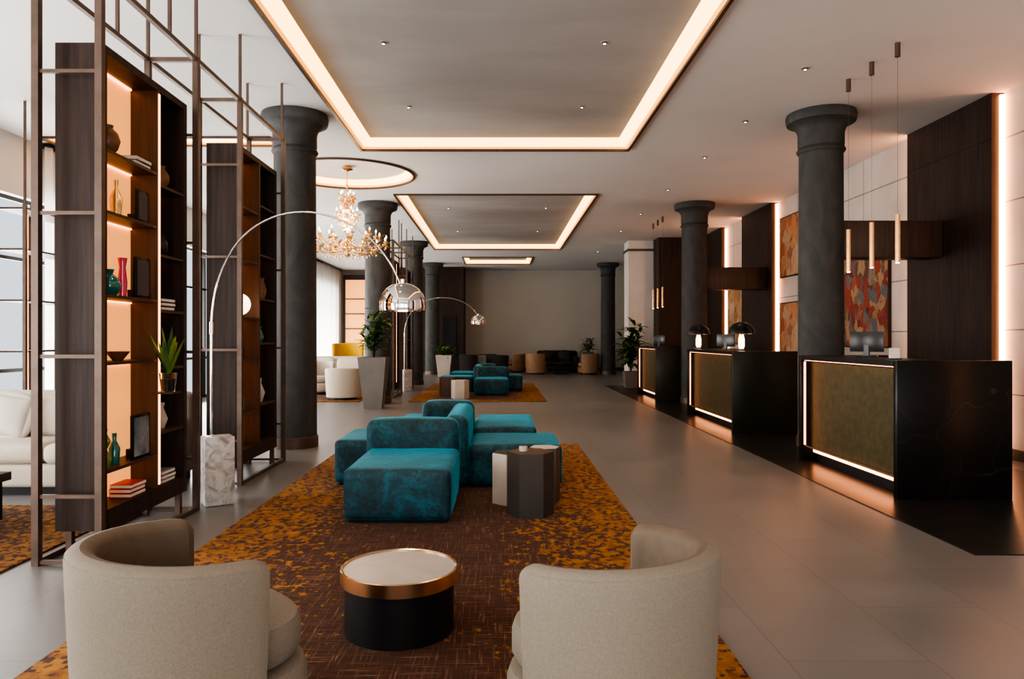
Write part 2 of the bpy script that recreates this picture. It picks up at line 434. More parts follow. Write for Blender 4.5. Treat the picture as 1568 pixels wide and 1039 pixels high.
for a, c in [(10.2, 14.1), (18.7, 20.1), (20.3, 23.4), (23.8, 29.2), (6.7, 8.1)]: curtain(a, c)
MB().box(-3.3, -1.4, 28.0, YF, 0, H - .002, 'wood').box(-2.2, -1.7, 27.95, 28.0, .6, 2.2, 'black').build('wall_timber_niche', W0())
MB().box(4.38, XR, 19.8, 20.4, 0, H - .002, 'wood').build('wall_timber_return', W0())
MB().box(3.67, 4.37, 20.45, 21.15, 0, H - .002, 'wallwhite').box(3.64, 4.40, 20.42, 21.18, H - .3, H - .24, 'bronze').build('white_pillar', W0())
for i, (y0, y1) in enumerate([(8.12, 9.80), (14.7, 16.5), (18.0, 19.8), (1.5, 3.3)]):
    b = MB()
    b.box(XR - .14, XR - .001, y0, y1, .0, H - .002, 'wood')
    for z in (1.0, 1.9, 2.8, 3.6): b.box(XR - .143, XR - .139, y0, y1, z, z + .006, 'black')
    b.build('trim_timber_panel_%d' % (i + 1), W0())
    MB().box(XR - .055, XR - .015, y0 - .035, y0 - .002, .02, H - .03, 'led').build('led_strip', None)
    if y1 < 19: MB().box(XR - .08, XR - .001, y1 + .002, y1 + .035, .02, H - .03, 'ledwash').build('led_strip', None)
MB().box(XR - .03, XR, YB, YF, 0, .12, 'bronze').build('baseboard_right', W0())
MB().box(-1.39, XR - .05, YF - .03, YF, 0, .14, 'bronze').build('baseboard_back', W0())
for y in (9.0, 14.95):
    MB().box(4.27, XR - .15, y, y + .35, 2.36, 2.82, 'wood2', .004).build('timber_canopy', None)

pm1 = painting_mat('painting_red', [(.02, .02, .03), (.16, .025, .015), (.32, .05, .02), (.10, .05, .035), (.40, .24, .12), (.09, .11, .13), (.35, .08, .02)], 6, 1)
pm2 = painting_mat('painting_orange', [(.22, .05, .02), (.45, .14, .05), (.5, .30, .15), (.3, .10, .05), (.5, .38, .25), (.5, .17, .05)], 5, 4)
pm3 = painting_mat('painting_sepia', [(.1, .05, .03), (.5, .3, .15), (.3, .15, .07), (.6, .45, .3)], 5, 9)
def painting(y0, y1, z0, z1, m):
    b = MB(); b.box(XR - .045, XR - .001, y0, y1, z0, z1, 'blackmetal'); b.box(XR - .05, XR - .044, y0 + .02, y1 - .02, z0 + .02, z1 - .02, m)
    b.build('painting', None)
painting(10.45, 11.95, 1.2, 2.7, pm1); painting(13.2, 14.5, 2.55, 3.75, pm2); painting(13.2, 14.5, 1.05, 2.05, pm2); painting(16.7, 17.8, 1.2, 2.6, pm3)

for (x, y) in [(-2.55, 8.95), (-2.52, 14.85), (-2.48, 20.8), (-2.5, 26.7), (3.98, 8.9), (4.03, 14.86), (4.03, 26.7), (-2.55, -.3), (3.98, -.3)]:
    b = MB()
    b.lathe([(.285, 0), (.285, .13), (.27, .14)], 'bronze', (x, y, 0), 40)
    b.lathe([(.268, .13), (.262, 2), (.255, 3.62)], 'column', (x, y, 0), 40)
    b.lathe([(.255, 3.62), (.272, 3.635), (.285, 3.66), (.272, 3.685), (.258, 3.70), (.268, 3.72), (.268, 3.86), (.275, 3.90), (.30, 3.95), (.35, 3.985), (.395, 4.0), (.405, 4.03), (.41, 4.08), (.40, 4.118)], 'column', (x, y, 0), 40)
    b.build('round_column')

def rug(x0, x1, y0, y1):
    m = rug_mat('rug_weave', (x1 - x0) / 2, (y1 - y0) / 2)
    MB().box(x0, x1, y0, y1, 0.001, .013, m, .004).build('area_rug', None)
rug(-1.91, .99, 1.2, 9.1); rug(-1.93, 1.0, 15.15, 21.2); rug(-6.2, -2.86, 2.2, 5.75); rug(-6.0, -2.95, 15.1, 20.5)
R = .0135

def sofa_cluster(ox, oy, mir=1):
    def X(a, c):
        a, c = ox + mir * a, ox + mir * c
        return (min(a, c), max(a, c))
    b = MB()
    def blk(x0, x1, y0, y1, z1, r=.04):
        xx = X(x0, x1)
        b.soft(*xx, y0 + oy, y1 + oy, R + .018, z1, 'velvet', r, .010)
        b.box(xx[0] + .04, xx[1] - .04, y0 + oy + .04, y1 + oy - .04, R, R + .03, 'black')
    blk(-1.13, -.35, 5.16, 6.22, .40)
    blk(-1.155, -.36, 6.2, 6.5, .64, .075)
    blk(-1.5, -.52, 6.5, 7.4, .42)
    blk(-.50, -.28, 6.38, 7.75, .65, .075)
    blk(-.27, .56, 6.42, 7.3, .39)
    blk(-.27, .38, 7.31, 8.6, .44)
    blk(-.84, -.28, 7.76, 8.05, .66, .075)
    blk(-1.15, -.31, 8.05, 8.85, .42)
    return b.build('modular_teal_sofa')
sofa_cluster(0, 0)
sofa_cluster(-.93, 11.35, -1)

def hextable(x, y, r, h, m, top=None, rot=0):
    b = MB(); V = []
    for z, k in ((R, 1), (h - .012, 1), (h, .98)):
        for i in range(6):
            a = rot + pi / 3 * i; V.append((x + r * k * math.cos(a), y + r * k * math.sin(a), z))
    F = [(j * 6 + i, j * 6 + (i + 1) % 6, (j + 1) * 6 + (i + 1) % 6, (j + 1) * 6 + i) for j in range(2) for i in range(6)]
    b.raw(V, F + [tuple(range(5, -1, -1))], m)
    b.raw([(x + r * .98 * math.cos(rot + pi / 3 * i), y + r * .98 * math.sin(rot + pi / 3 * i), h) for i in range(6)], [tuple(range(6))], top or m)
    return b.build('hexagonal_side_table', None, 20)
hextable(.235, 5.47, .178, .487, 'taupe', 'wood2', .0)
hextable(.085, 5.85, .15, .42, 'offwhite', 'taupe', .3)
hextable(.37, 5.90, .13, .455, 'wood2', 'whitemarble', .2)
hextable(-1.15, 16.35, .22, .46, 'wood2'); hextable(-.87, 15.85, .2, .42, 'offwhite')
b = MB(); b.cyl((.18, 5.48, .488), .032, .035, 'offwhite', 16); b.cyl((.18, 5.48, .523), .004, .012, 'black', 6); b.build('candle')

b = MB(); c = (-.462, 3.315, 0)
b.lathe([(.25, R), (.25, .245)], 'black', c, 64)
b.lathe([(.252, .238), (.268, .24), (.268, .298), (.262, .302), (.255, .298), (.255, .292)], 'rosegold', c, 64, cap=False)
b.lathe([(.256, .24), (.256, .294)], 'tabletop', c, 64)
b.build('round_coffee_table')

def tub_chair(x, y, face, rad=.36, mo='fabric', mi_='fabricin', h=.72, name='tub_armchair', zf=R, span=215):
    b = MB(); T = Matrix.Translation((x, y, zf)) @ Matrix.Rotation(face, 4, 'Z')
    t = .042; n = 60; V = []
    a0 = math.radians(180 - span / 2); a1 = math.radians(180 + span / 2)
    for i in range(n + 1):
        th = a0 + (a1 - a0) * i / n
        d = min(i, n - i) / n * (a1 - a0) * rad
        e = min(1, d / .04); tt = t * math.sqrt(max(0, 1 - (1 - e) ** 2)) + .002
        e2 = min(1, d / .07); hh = h - .045 * (1 - math.sqrt(max(0, 1 - (1 - e2) ** 2))) - .04 * (1 - math.cos((th - pi))) * .5
        P = []
        def rz(z): return rad - t - .035 * (1 - z / h) ** 1.3
        for k in range(9):
            z = .05 + (hh - t - .05) * k / 8; P.append((rz(z) + tt, z, 0))
        for k in range(1, 8):
            an = pi * k / 8; P.append((rz(hh) + tt * math.cos(an), hh - t + t * .8 * math.sin(an), 0 if k < 4 else 1))
        for k in range(8, -1, -1):
            z = .05 + (hh - t - .05) * k / 8; P.append((rz(z) - tt, z, 1))
        prof_n = len(P)
        for (r_, z, q) in P: V.append((r_ * math.cos(th), r_ * math.sin(th), z))
        if i == 0: Q = [p[2] for p in P]
    Fo = []; Fi = []
    for i in range(n):
        for k in range(prof_n):
            k2 = (k + 1) % prof_n
            f = (i * prof_n + k, i * prof_n + k2, (i + 1) * prof_n + k2, (i + 1) * prof_n + k)
            (Fi if (Q[k] and Q[k2]) else Fo).append(f[::-1])
    Fo.append(list(range(prof_n))); Fo.append([n * prof_n + k for k in range(prof_n)][::-1])
    b.raw(V, Fo, mo, T); b.raw(V, Fi, mi_, T)
    # seam piping around the rim
    pts = []
    for i in range(3, n - 2):
        th = a0 + (a1 - a0) * i / n; hh = h - .04 * (1 - math.cos((th - pi))) * .5
        rr_ = rad - t + .0385; pts.append(T @ Vector((rr_ * math.cos(th), rr_ * math.sin(th), hh - t + .012)))
    b.tube(pts, .0035, mo, 6)
    ri = rad - 2 * t - .005
    def cush(z0, z1, r, ext, m):
        segs = 48; prof = [(.0, z0), (.8, z0), (.95, z0 + .015), (1, z0 + .04), (1, z1 - .045), (.965, z1 - .012), (.88, z1), (.5, z1 + .008), (0, z1 + .01)]
        V = []; F = []
        for s_, z in prof:
            for i in range(segs):
                a = 2 * pi * i / segs
                px, py = math.cos(a), math.sin(a)
                ex = ext if px > 0 else 0
                kx = r + ex; ky = r
                if px > 0:
                    p = 2.7; q = (abs(px) ** p + abs(py) ** p) ** (-1 / p); px, py = px * q, py * q
                V.append((s_ * kx * px, s_ * ky * py, z))
        for j in range(len(prof) - 1):
            for i in range(segs):
                p = j * segs + i; q = j * segs + (i + 1) % segs; F.append((p, q, q + segs, p + segs))
        b.raw(V, F, m, T)
    cush(.05, .27, ri, .055, mo); cush(.28, .43, ri, .03, mo)
    b.lathe([(rad * .7, 0), (rad * .7, .06)], 'black', (0, 0, 0), 32, T)
    return b.build(name)
tub_chair(-.995, 2.36, math.radians(42), .375, h=.705)
tub_chair(.348, 2.33, math.radians(138), .355, h=.70)

def desk(x0, x1, y0, y1, near='marble_dark'):
    b = MB(); h = 1.16; z0 = .007
    b.box(x0, x1, y0, y0 + .06, z0, h, near, .004)
    b.box(x0, x1, y1 - .06, y1, z0, h, 'marble_dark', .004)
    b.box(x0, x0 + .5, y0 + .06, y1 - .06, h - .05, h, 'marble_dark')
    b.box(x0 + .2, x1, y0 + .06, y1 - .06, h - .40, h - .36, 'wood2')
    b.box(x0 + .10, x0 + .14, y0 + .06, y1 - .06, .17, h - .075, 'bronzepanel')
    b.box(x0 + .16, x0 + .19, y0 + .06, y1 - .06, z0, h - .06, 'black')
    b.box(x0 + .14, x0 + .16, y0 + .06, y1 - .06, z0, .2, 'black')
    b.box(x0 + .13, x0 + .14, y0 + .07, y1 - .07, .10, .15, 'ledfloor')
    b.box(x0 + .03, x0 + .05, y0 + .08, y1 - .08, h - .06, h - .051, 'led2')
    b.box(x0 + .03, x0 + .05, y1 - .072, y1 - .062, .18, h - .07, 'led2')
    b.box(x0 + .03, x0 + .10, y0 + .06, y1 - .06, .165, .18, 'rosegold')
    return b.build('reception_desk')
desk(3.31, 4.27, 5.98, 7.95); desk(3.30, 4.22, 10.17, 12.65, 'marble_green'); desk(3.30, 4.22, 15.2, 17.2, 'marble_green')
DZ = 1.161
def monitor(x, y, z=DZ):
    b = MB(); T = Matrix.Translation((x, y, z)) @ Matrix.Rotation(math.radians(35), 4, 'Z')
    b.box(-.01, .01, -.17, .17, .05, .25, 'plastic', .004, T); b.box(-.013, .013, -.025, .025, 0.01, .12, 'plastic', 0, T); b.box(-.07, .07, -.08, .08, 0, .012, 'plastic', .003, T)
    b.build('computer_monitor')
monitor(3.68, 7.2); monitor(3.62, 11.5); monitor(3.6, 16.2)
b = MB(); b.box(3.42, 3.51, 6.30, 6.31, DZ, DZ + .10, 'paper'); b.box(3.41, 3.52, 6.28, 6.34, DZ, DZ + .01, 'plastic'); b.build('desk_sign')
def dome_lamp(x, y):
    b = MB(); c = (x, y, DZ)
    b.lathe([(.085, 0), (.085, .02), (.03, .03)], 'blackmetal', c, 32)
    b.lathe([(.03, .03), (.045, .06), (.045, .17), (.03, .24)], 'lampglow', c, 24)
    b.lathe([(.012, .24), (.012, .37)], 'blackmetal', c, 12)
    b.lathe([(.19, .25), (.188, .29), (.17, .34), (.13, .39), (.07, .42), (0.002, .43)], 'blackmetal', c, 40, cap=False)
    b.lathe([(.185, .25), (.183, .29), (.165, .335), (.125, .385), (.07, .413), (0.002, .423)], 'rosegold', c, 40, cap=False)
    b.build('dome_table_lamp')
dome_lamp(3.62, 10.75); dome_lamp(3.42, 12.35)
def pendant(x, y):
    b = MB()
    b.cyl((x, y, H - .13), .024, .13, 'bronze', 16); b.cyl((x, y, 2.5), .0014, H - .13 - 2.5, 'bronze', 6)
    b.cyl((x, y, 2.06), .022, .45, 'brass', 20); b.cyl((x, y, 2.05), .017, .01, 'bulb', 16)
    b.build('pendant_light')
for y in (7.7, 7.22, 6.75): pendant(3.74, y)
for y in (16.4, 16.9, 17.4): pendant(3.72, y)

# ------------------------------------------------------------ shelf/frame units
XA, XB = -2.71, -2.42
def zbar(b, x, y, z0, z1, w=.035): b.bar((x, y, z0), (x, y, z1), w, 'bronze')
def shelf_box(b, y0, yd, y1, xa=XA, xb=XB, zt=3.15, zb=.17, s1=(.53, 1.2, 1.62, 2.14, 2.52), s2=(.68, 1.14, 1.55, 1.95, 2.45), led=True):
    t = .05
    b.box(xa, xb, y0, y0 + t, zb, zt, 'wood'); b.box(xa, xb, y1 - t, y1, zb, zt, 'wood')
    b.box(xa, xb, y0 + t, y1 - t, zt - t, zt, 'wood'); b.box(xa, xb, y0 + t, y1 - t, zb, zb + .12, 'wood')
    b.box(xa + .10, xb, yd - .015, yd + .015, zb + .12, zt - t, 'wood2')
    bx = xa + .09
    b.box(bx - .03, bx, y0 + t, y1 - t, zb + .12, zt - t, 'wood')
    b.box(bx, bx + .008, y0 + t, yd - .015, zb + .12, zt - t, 'backlit')
    for z in s1:
        b.box(bx + .008, xb - .004, y0 + t, yd - .015, z - .02, z, 'wood2')
        b.box(bx + .01, bx + .025, y0 + t + .02, yd - .03, z - .03, z - .021, 'led2')
    for z in s2:
        b.box(bx + .008, xb - .004, yd + .015, y1 - t, z - .02, z, 'wood2')
        b.box(bx + .01, bx + .02, yd + .03, y1 - t - .02, z - .027, z - .021, 'led2')
    if led: b.box(xb + .0005, xb + .006, yd - .008, yd + .014, zb + .14, zt - t - .02, 'led2')
    b.box(bx + .01, bx + .03, y0 + t + .02, yd - .04, zt - t - .012, zt - t - .001, 'led2')
def frame_unit(oy):
    b = MB(); xa, xb = -2.745, -2.37; zt = 3.52; w = .042
    A, B_, C, D = 4.26 + oy, 5.61 + oy, 6.56 + oy, 7.87 + oy
    for y in (A, B_, C, D):
        for x in (xa, xb): zbar(b, x, y, 0.021, zt, w)
        b.bar((xa, y, zt), (xb, y, zt), w * .8, 'bronze')
    for x in (xa, xb):
        b.bar((x, A, zt), (x, D, zt), w * .8, 'bronze')
        b.bar((x, A, .021), (x, B_, .021), w * .8, 'bronze'); b.bar((x, C, .021), (x, D, .021), w * .8, 'bronze')
    for y in (A, B_, C, D):
        for z in (.021, .41, 1.24, 2.09, 2.93): b.bar((xa, y, z), (xb, y, z), .022, 'bronze')
    for y in (A + .9, B_, C, D - .05):
        for x in (xa, xb): b.bar((x, y, zt), (x, y, H - .012), .022, 'bronze')
    shelf_box(b, 4.38 + oy, 5.10 + oy, 5.56 + oy)
    shelf_box(b, 6.64 + oy, 7.25 + oy, 7.80 + oy, s1=(.62, 1.14, 1.55, 2.10, 2.6), s2=(.68, 1.3, 1.75, 2.2, 2.7), led=False)
    for y in (4.5, 5.46, 6.76, 7.7):
        b.box(XA + .002, XA + .04, y + oy - .02, y + oy + .02, .0, .17, 'bronze'); b.box(XB - .04, XB - .002, y + oy - .02, y + oy + .02, .0, .17, 'bronze')
    return b.build('open_display_shelf')
frame_unit(0); frame_unit(11.75)
b = MB()
for y in (8.4, 9.0, 9.6):
    for x in (-5.9, -5.55): zbar(b, x, y, .018, 2.9)
for z in (.6, 1.2, 1.8, 2.4, 2.88):
    b.box(-5.9, -5.55, 8.4, 9.6, z - .02, z, 'wood2')
for y in (8.43, 9.03): b.box(-5.57, -5.55, y, y + .03, .1, 2.8, 'led2')
for y in (8.4, 9.6):
    for x in (-5.9, -5.55): b.bar((x, y, 2.9), (x, y, H - .012), .022, 'bronze')
b.build('lounge_display_shelf')
b = MB()
b.box(-6.35, -5.35, YF - .35, YF - .001, 0, 3.9, 'wood'); b.box(-6.25, -5.45, YF - .36, YF - .34, .6, 3.7, 'backlit')
for z in (1.1, 1.7, 2.3, 2.9): b.box(-6.25, -5.45, YF - .42, YF - .35, z, z + .04, 'wood2')
b.build('backlit_wall_shelf')

def lath(name, prof, m, c, n=28):
    b = MB(); b.lathe(prof, m, c, n); return b.build(name)
xs_ = -2.51
E = .0008
lath('ceramic_vase', [(.03, 0), (.06, .04), (.075, .09), (.06, .14), (.03, .17), (.035, .19)], 'ceramic_brown', (xs_, 4.60, 2.52 + E))
lath('teal_vase', [(.04, 0), (.065, .04), (.07, .08), (.045, .12), (.02, .14), (.03, .17)], 'teal_glass', (xs_, 4.62, 1.62 + E))
lath('magenta_vase', [(.025, 0), (.03, .1), (.02, .2), (.03, .26)], 'pink_glass', (xs_ + .0, 4.78, 1.62 + E))
lath('green_vase', [(.035, 0), (.045, .06), (.02, .11), (.045, .16), (.02, .21), (.025, .24)], 'green_glass', (xs_, 4.55, .53 + E))
lath('teal_bottle', [(.03, 0), (.035, .1), (.012, .15), (.015, .2)], 'teal_glass', (xs_ + .0, 4.68, .53 + E))
def books(x, y, z, n, m, w=.14, d=.2, t=.03):
    b = MB()
    for i in range(n):
        o = random.uniform(-.008, .008)
        b.box(x - w / 2 + o, x + w / 2 + o, y - d / 2, y + d / 2, z + i * t, z + (i + 1) * t - .003, m, .002)
        b.box(x - w / 2 + o + .004, x + w / 2 + o + .002, y - d / 2 - .001, y + d / 2 + .001, z + i * t + .005, z + (i + 1) * t - .007, 'paper')
    b.build('stacked_books')
books(xs_, 4.85, .29 + E, 3, 'red_book'); books(xs_, 5.3, 1.55 + E, 3, 'slate')
books(xs_, 4.93, 2.52 + E, 2, 'blue_book'); books(xs_, 5.31, .29 + E, 3, 'blue_book')
def frame_photo(y0, y1, z, h, m):
    b = MB(); b.box(-2.47, -2.452, y0, y1, z + E, z + h, 'blackmetal', .003); b.box(-2.452, -2.449, y0 + .02, y1 - .02, z + .02, z + h - .02, m)
    b.box(-2.55, -2.47, (y0 + y1) / 2 - .02, (y0 + y1) / 2 + .02, z + E, z + .06, 'blackmetal'); b.build('framed_photo')
frame_photo(4.84, 5.04, 1.62, .28, 'slate'); frame_photo(4.80, 5.04, .53, .30, 'blue_book'); frame_photo(4.86, 5.02, 2.14, .22, 'slate')
lath('black_bowl', [(.03, 0), (.07, .05), (.065, .05), (.03, .012)], 'ceramic_black', (xs_, 5.3, 1.14 + E))
lath('black_urn', [(.03, 0), (.06, .05), (.06, .1), (.03, .15), (.035, .17)], 'ceramic_black', (xs_, 5.3, 1.95 + E))
lath('ceramic_vase', [(.03, 0), (.06, .05), (.06, .1), (.03, .15), (.035, .17)], 'ceramic_brown', (xs_, 5.32, 2.45 + E))
lath('white_vase', [(.025, 0), (.05, .07), (.02, .15), (.03, .19)], 'offwhite', (xs_, 5.32, .68 + E))
lath('ceramic_bowl', [(.03, 0), (.075, .06), (.07, .06), (.03, .012)], 'ceramic_brown', (xs_, 4.72, 1.2 + E))
lath('amber_bottle', [(.03, 0), (.04, .12), (.012, .19), (.016, .24)], 'amber', (xs_, 4.70, 2.14 + E))
lath('olive_vase', [(.035, 0), (.045, .06), (.02, .1), (.045, .15), (.02, .2)], 'green_glass', (xs_, 6.85, 2.1 + E))
lath('globe_table_lamp', [(.03, 0), (.035, .02)] + [(.105 * math.sin(a) + .001, .12 - .105 * math.cos(a)) for a in [pi * (k + 1) / 15 for k in range(1, 14)]], 'globe', (xs_ + .02, 6.87, 1.55 + E))
lath('black_vase', [(.05, 0), (.06, .08), (.045, .18), (.02, .2), (.03, .24)], 'ceramic_black', (xs_, 6.9, 1.14 + E))
lath('stacked_bowls', [(.04, 0), (.06, .03), (.05, .035), (.065, .07), (.05, .075), (.065, .11), (.05, .115), (.06, .15)], 'teal_glass', (xs_, 6.9, .62 + E))
lath('ceramic_vase', [(.04, 0), (.06, .1), (.03, .2), (.04, .23)], 'ceramic_brown', (xs_, 7.55, 1.75 + E))
lath('teal_vase', [(.03, 0), (.05, .06), (.02, .14), (.03, .17)], 'teal_glass', (xs_, 7.5, 1.3 + E))
lath('white_vase', [(.03, 0), (.06, .1), (.02, .2), (.03, .25)], 'offwhite', (xs_, 7.5, .68 + E))

def leaf(b, base, az, elev, L, w, m, droop=.6, n=6):
    V = []; F = []; p = Vector(base); e = elev
    side = Vector((-math.sin(az), math.cos(az), 0))
    for i in range(n + 1):
        t = i / n; ww = w * math.sin(pi * min(1, .08 + t * .92)) ** .8 * .5 + .0005
        up = Vector((0, 0, 1)) * ww * .25
        V += [p - side * ww + up, p, p + side * ww + up]
        d = Vector((math.cos(az) * math.cos(e), math.sin(az) * math.cos(e), math.sin(e))); p = p + d * L / n; e -= droop / n
    for i in range(n):
        a = i * 3; F += [(a, a + 1, a + 4, a + 3), (a + 1, a + 2, a + 5, a + 4)]
    b.raw(V, F, m)
def plant(name, x, y, pot, n=60, spread=.4, L=.38, w=.09, stems=8, hh=.8, m='leaf'):
    b = MB(); z0 = pot(b, x, y)
    for s in range(stems):
        a = random.uniform(0, 2 * pi); lean = random.uniform(.05, .35) * spread; sh = hh * random.uniform(.45, 1)
        pts = [(x + math.cos(a) * lean * t ** 1.5 * 1.6, y + math.sin(a) * lean * t ** 1.5 * 1.6, z0 - .02 + sh * t) for t in [k / 6 for k in range(7)]]
        b.tube(pts, [.009 - .001 * k for k in range(7)], 'soil', 5)
        for q in range(n // stems):
            k = random.randint(2, 6); p = pts[k]
            leaf(b, p, random.uniform(0, 2 * pi), random.uniform(.1, 1.1), L * random.uniform(.6, 1.1), w * random.uniform(.7, 1.1), m if random.random() < .75 else 'leaf2', random.uniform(.6, 1.5))
    return b.build(name, None, 60)
def sqpot(wt, wb, h, m):
    def f(b, x, y):
        sg = ((-1, -1), (1, -1), (1, 1), (-1, 1))
        V = [(x + sx * wb, y + sy * wb, 0) for sx, sy in sg] + [(x + sx * wt, y + sy * wt, h) for sx, sy in sg] \
            + [(x + sx * (wt - .03), y + sy * (wt - .03), h) for sx, sy in sg] + [(x + sx * (wt - .03), y + sy * (wt - .03), h - .05) for sx, sy in sg]
        F = [(3, 2, 1, 0)]
        for l in range(3):
            for i in range(4): j = (i + 1) % 4; F.append((4 * l + i, 4 * l + j, 4 * l + 4 + j, 4 * l + 4 + i))
        b.raw(V, F, m); b.raw(V[12:16], [(0, 1, 2, 3)], 'soil')
        return h - .05
    return f
plant('potted_plant', -2.42, 13.85, sqpot(.27, .17, .98, 'concrete'), 130, .42, .34, .10, 12, 1.0)
plant('potted_plant', -1.95, 25.2, sqpot(.28, .2, .75, 'offwhite'), 70, .7, .45, .09, 10, .3)
plant('potted_plant', 3.55, 19.4, sqpot(.2, .16, .45, 'concrete'), 170, .6, .48, .13, 14, 1.35)
plant('potted_plant', 3.5, 28.3, sqpot(.2, .16, .8, 'concrete'), 60, .5, .4, .09, 8, .6)
def succ(x, y, z, name='potted_succulent', k=1.0):
    b = MB()
    b.lathe([(.04 * k, 0), (.055 * k, .12 * k), (.05 * k, .12 * k), (.036 * k, .008)], 'clear', (x, y, z), 24); b.lathe([(.036 * k, .01), (.045 * k, .08 * k)], 'soil', (x, y, z), 20)
    for i in range(20):
        leaf(b, (x, y, z + .08 * k), i * 2.4, random.uniform(1.2, 1.5), .36 * k * random.uniform(.5, 1), .034 * k, 'leaf2' if i % 2 else 'leaf', .15)
    b.build(name, None, 60)
b = MB(); b.box(XB + .001, -2.27, 4.98, 5.12, 0.96, .972, 'wood2'); b.build('trim_shelf_ledge')
succ(-2.33, 5.05, .9725, k=1.1)

def arc_lamp(x, y, hx, hz, ap, zb=.0):
    b = MB()
    T = Matrix.Translation((x, y, 0)) @ Matrix.Rotation(math.radians(32), 4, 'Z')
    b.box(-.115, .115, -.10, .10, zb + .001, .55, 'whitemarble', .008, T)
    b.cyl((x - .05, y, .55), .011, .9, 'chrome', 16)
    b.cyl((x - .05, y, 1.38), .016, .1, 'chrome', 16)
    P0 = Vector((x - .05, y, 1.45)); P3 = Vector((hx, y, hz + .17))
    P1 = Vector((x - .02, y, ap + .72)); P2 = Vector((hx - .28, y, ap + .66))
    pts = []
    for i in range(33):
        t = i / 32; pts.append(P0 * (1 - t) ** 3 + P1 * 3 * t * (1 - t) ** 2 + P2 * 3 * t * t * (1 - t) + P3 * t ** 3)
    b.tube(pts, [.0105 - .004 * i / 32 for i in range(33)], 'chrome', 10)
    c = (hx + .01, y, hz)
    b.lathe([(.018, .2), (.018, .235), (.03, .24)], 'chrome', c, 20)
    b.lathe([(.185, -.02), (.188, 0), (.188, .05), (.18, .08), (.165, .12), (.135, .16), (.09, .19), (.05, .203), (.002, .207)], 'chrome', c, 48, cap=False)
    b.lathe([(.180, -.02), (.183, 0), (.183, .05), (.175, .08), (.16, .118), (.13, .155), (.09, .185), (.05, .198), (.002, .2)], 'chrome', c, 48, cap=False)
    b.lathe([(.02, .19), (.035, .12), (.05, .06), (.035, .02), (.002, .01)], 'bulb', c, 20, cap=False)
    b.build('arc_floor_lamp')
arc_lamp(-2.30, 5.86, -.80, 1.59, 1.94)
arc_lamp(-2.36, 18.2, -.55, 1.72, 1.90)

def chandelier(x, y):
    b = MB(); zt = H + .115
    b.lathe([(.02, 0), (.09, -.02), (.1, -.05), (.02, -.08)], 'brass', (x, y, zt), 24)
    b.cyl((x, y, 2.72), .012, zt - 2.75, 'brass', 10)
    for z, r in ((2.75, .06), (2.85, .1), (2.98, .05), (3.15, .08), (3.35, .045), (3.5, .07), (3.72, .05), (3.9, .04)):
        b.lathe([(.012, -r * .7), (r, 0), (.012, r * .7)], 'amber', (x, y, z), 12)
    def arms(n, R_, z0, z1, off=0, k=1):
        for i in range(n):
            a = off + 2 * pi * i / n; ca, sa = math.cos(a), math.sin(a)
            pts = []
            for j in range(13):
                t = j / 12; r = .03 + (R_ - .03) * t
                z = z0 + (z1 - z0) * t ** 2 - .11 * k * math.sin(pi * t)
                pts.append((x + r * ca, y + r * sa, z))
            b.tube(pts, .007, 'brass', 6)
            ex, ey, ez = pts[-1]
            b.lathe([(.008, -.02), (.045, .0), (.05, .012), (.012, .014)], 'amber', (ex, ey, ez), 10)
            b.lathe([(.011, .01), (.011, .07)], 'offwhite', (ex, ey, ez), 8)
            b.lathe([(.008, .07), (.015, .09), (.009, .115), (.001, .13)], 'bulb', (ex, ey, ez), 8, cap=False)
            for q in range(4):
                px, py, pz = pts[3 + q * 3]; pz -= random.uniform(.03, .09); s = random.uniform(.012, .022)
                b.lathe([(.001, -s * 1.8), (s, 0), (.001, s * 1.2)], 'amber', (px, py, pz), 6, cap=False)
            for q in range(6):
                px, py, pz = pts[random.randint(5, 12)]
                leaf(b, (px, py, pz), a + random.uniform(-1.5, 1.5), random.uniform(-.2, 1.2), random.uniform(.08, .14), .05, 'amber', .8, 4)
    arms(14, .66, 2.86, 2.95); arms(9, .48, 2.98, 3.06, .2); arms(6, .17, 3.35, 3.42, .1, .6); arms(5, .11, 3.62, 3.70, .4, .5)
    b.build('chandelier', None, 50)
chandelier(-2.57, 12.1)

def box_sofa(x0, x1, y0, y1, m, name='lounge_sofa', zf=0, ncush=2, pil=None):
    b = MB()
    b.box(x0 + .05, x1 - .05, y0 + .05, y1 - .05, zf, zf + .08, 'black')
    b.soft(x0, x1, y0, y1, zf + .07, zf + .27, m, .04, .004)
    b.soft(x0, x1, y1 - .24, y1, zf + .2, zf + .84, m, .08, .01)
    b.soft(x0, x0 + .2, y0, y1 - .1, zf + .2, zf + .62, m, .07, .01); b.soft(x1 - .2, x1, y0, y1 - .1, zf + .2, zf + .62, m, .07, .01)
    w = (x1 - x0 - .42) / ncush
    for i in range(ncush):
        b.soft(x0 + .21 + i * w, x0 + .21 + (i + 1) * w - .01, y0 - .01, y1 - .24, zf + .27, zf + .44, m, .06, .015)
        b.soft(x0 + .23 + i * w, x0 + .21 + (i + 1) * w - .03, y1 - .42, y1 - .22, zf + .42, zf + .80, m, .09, .03)
    if pil:
        for px in pil:
            T = Matrix.Translation((px, y1 - .50, zf + .64)) @ Matrix.Rotation(-.25, 4, 'X') @ Matrix.Rotation(.15, 4, 'Y')
            b.soft(-.2, .2, -.05, .05, -.19, .19, 'offwhite' if m != 'darkfab' else 'taupe', .05, .04, T=T)
    b.build(name)
box_sofa(-5.6, -2.95, 6.12, 7.02, 'cream', pil=[-4.45, -5.1], ncush=3)
b = MB(); b.box(-4.9, -3.62, 4.7, 5.33, .30, .36, 'wood', .004)
for x in (-4.85, -3.68):
    for y in (4.75, 5.28): b.bar((x, y, R + .018), (x, y, .30), .03, 'blackmetal')
b.build('low_coffee_table')
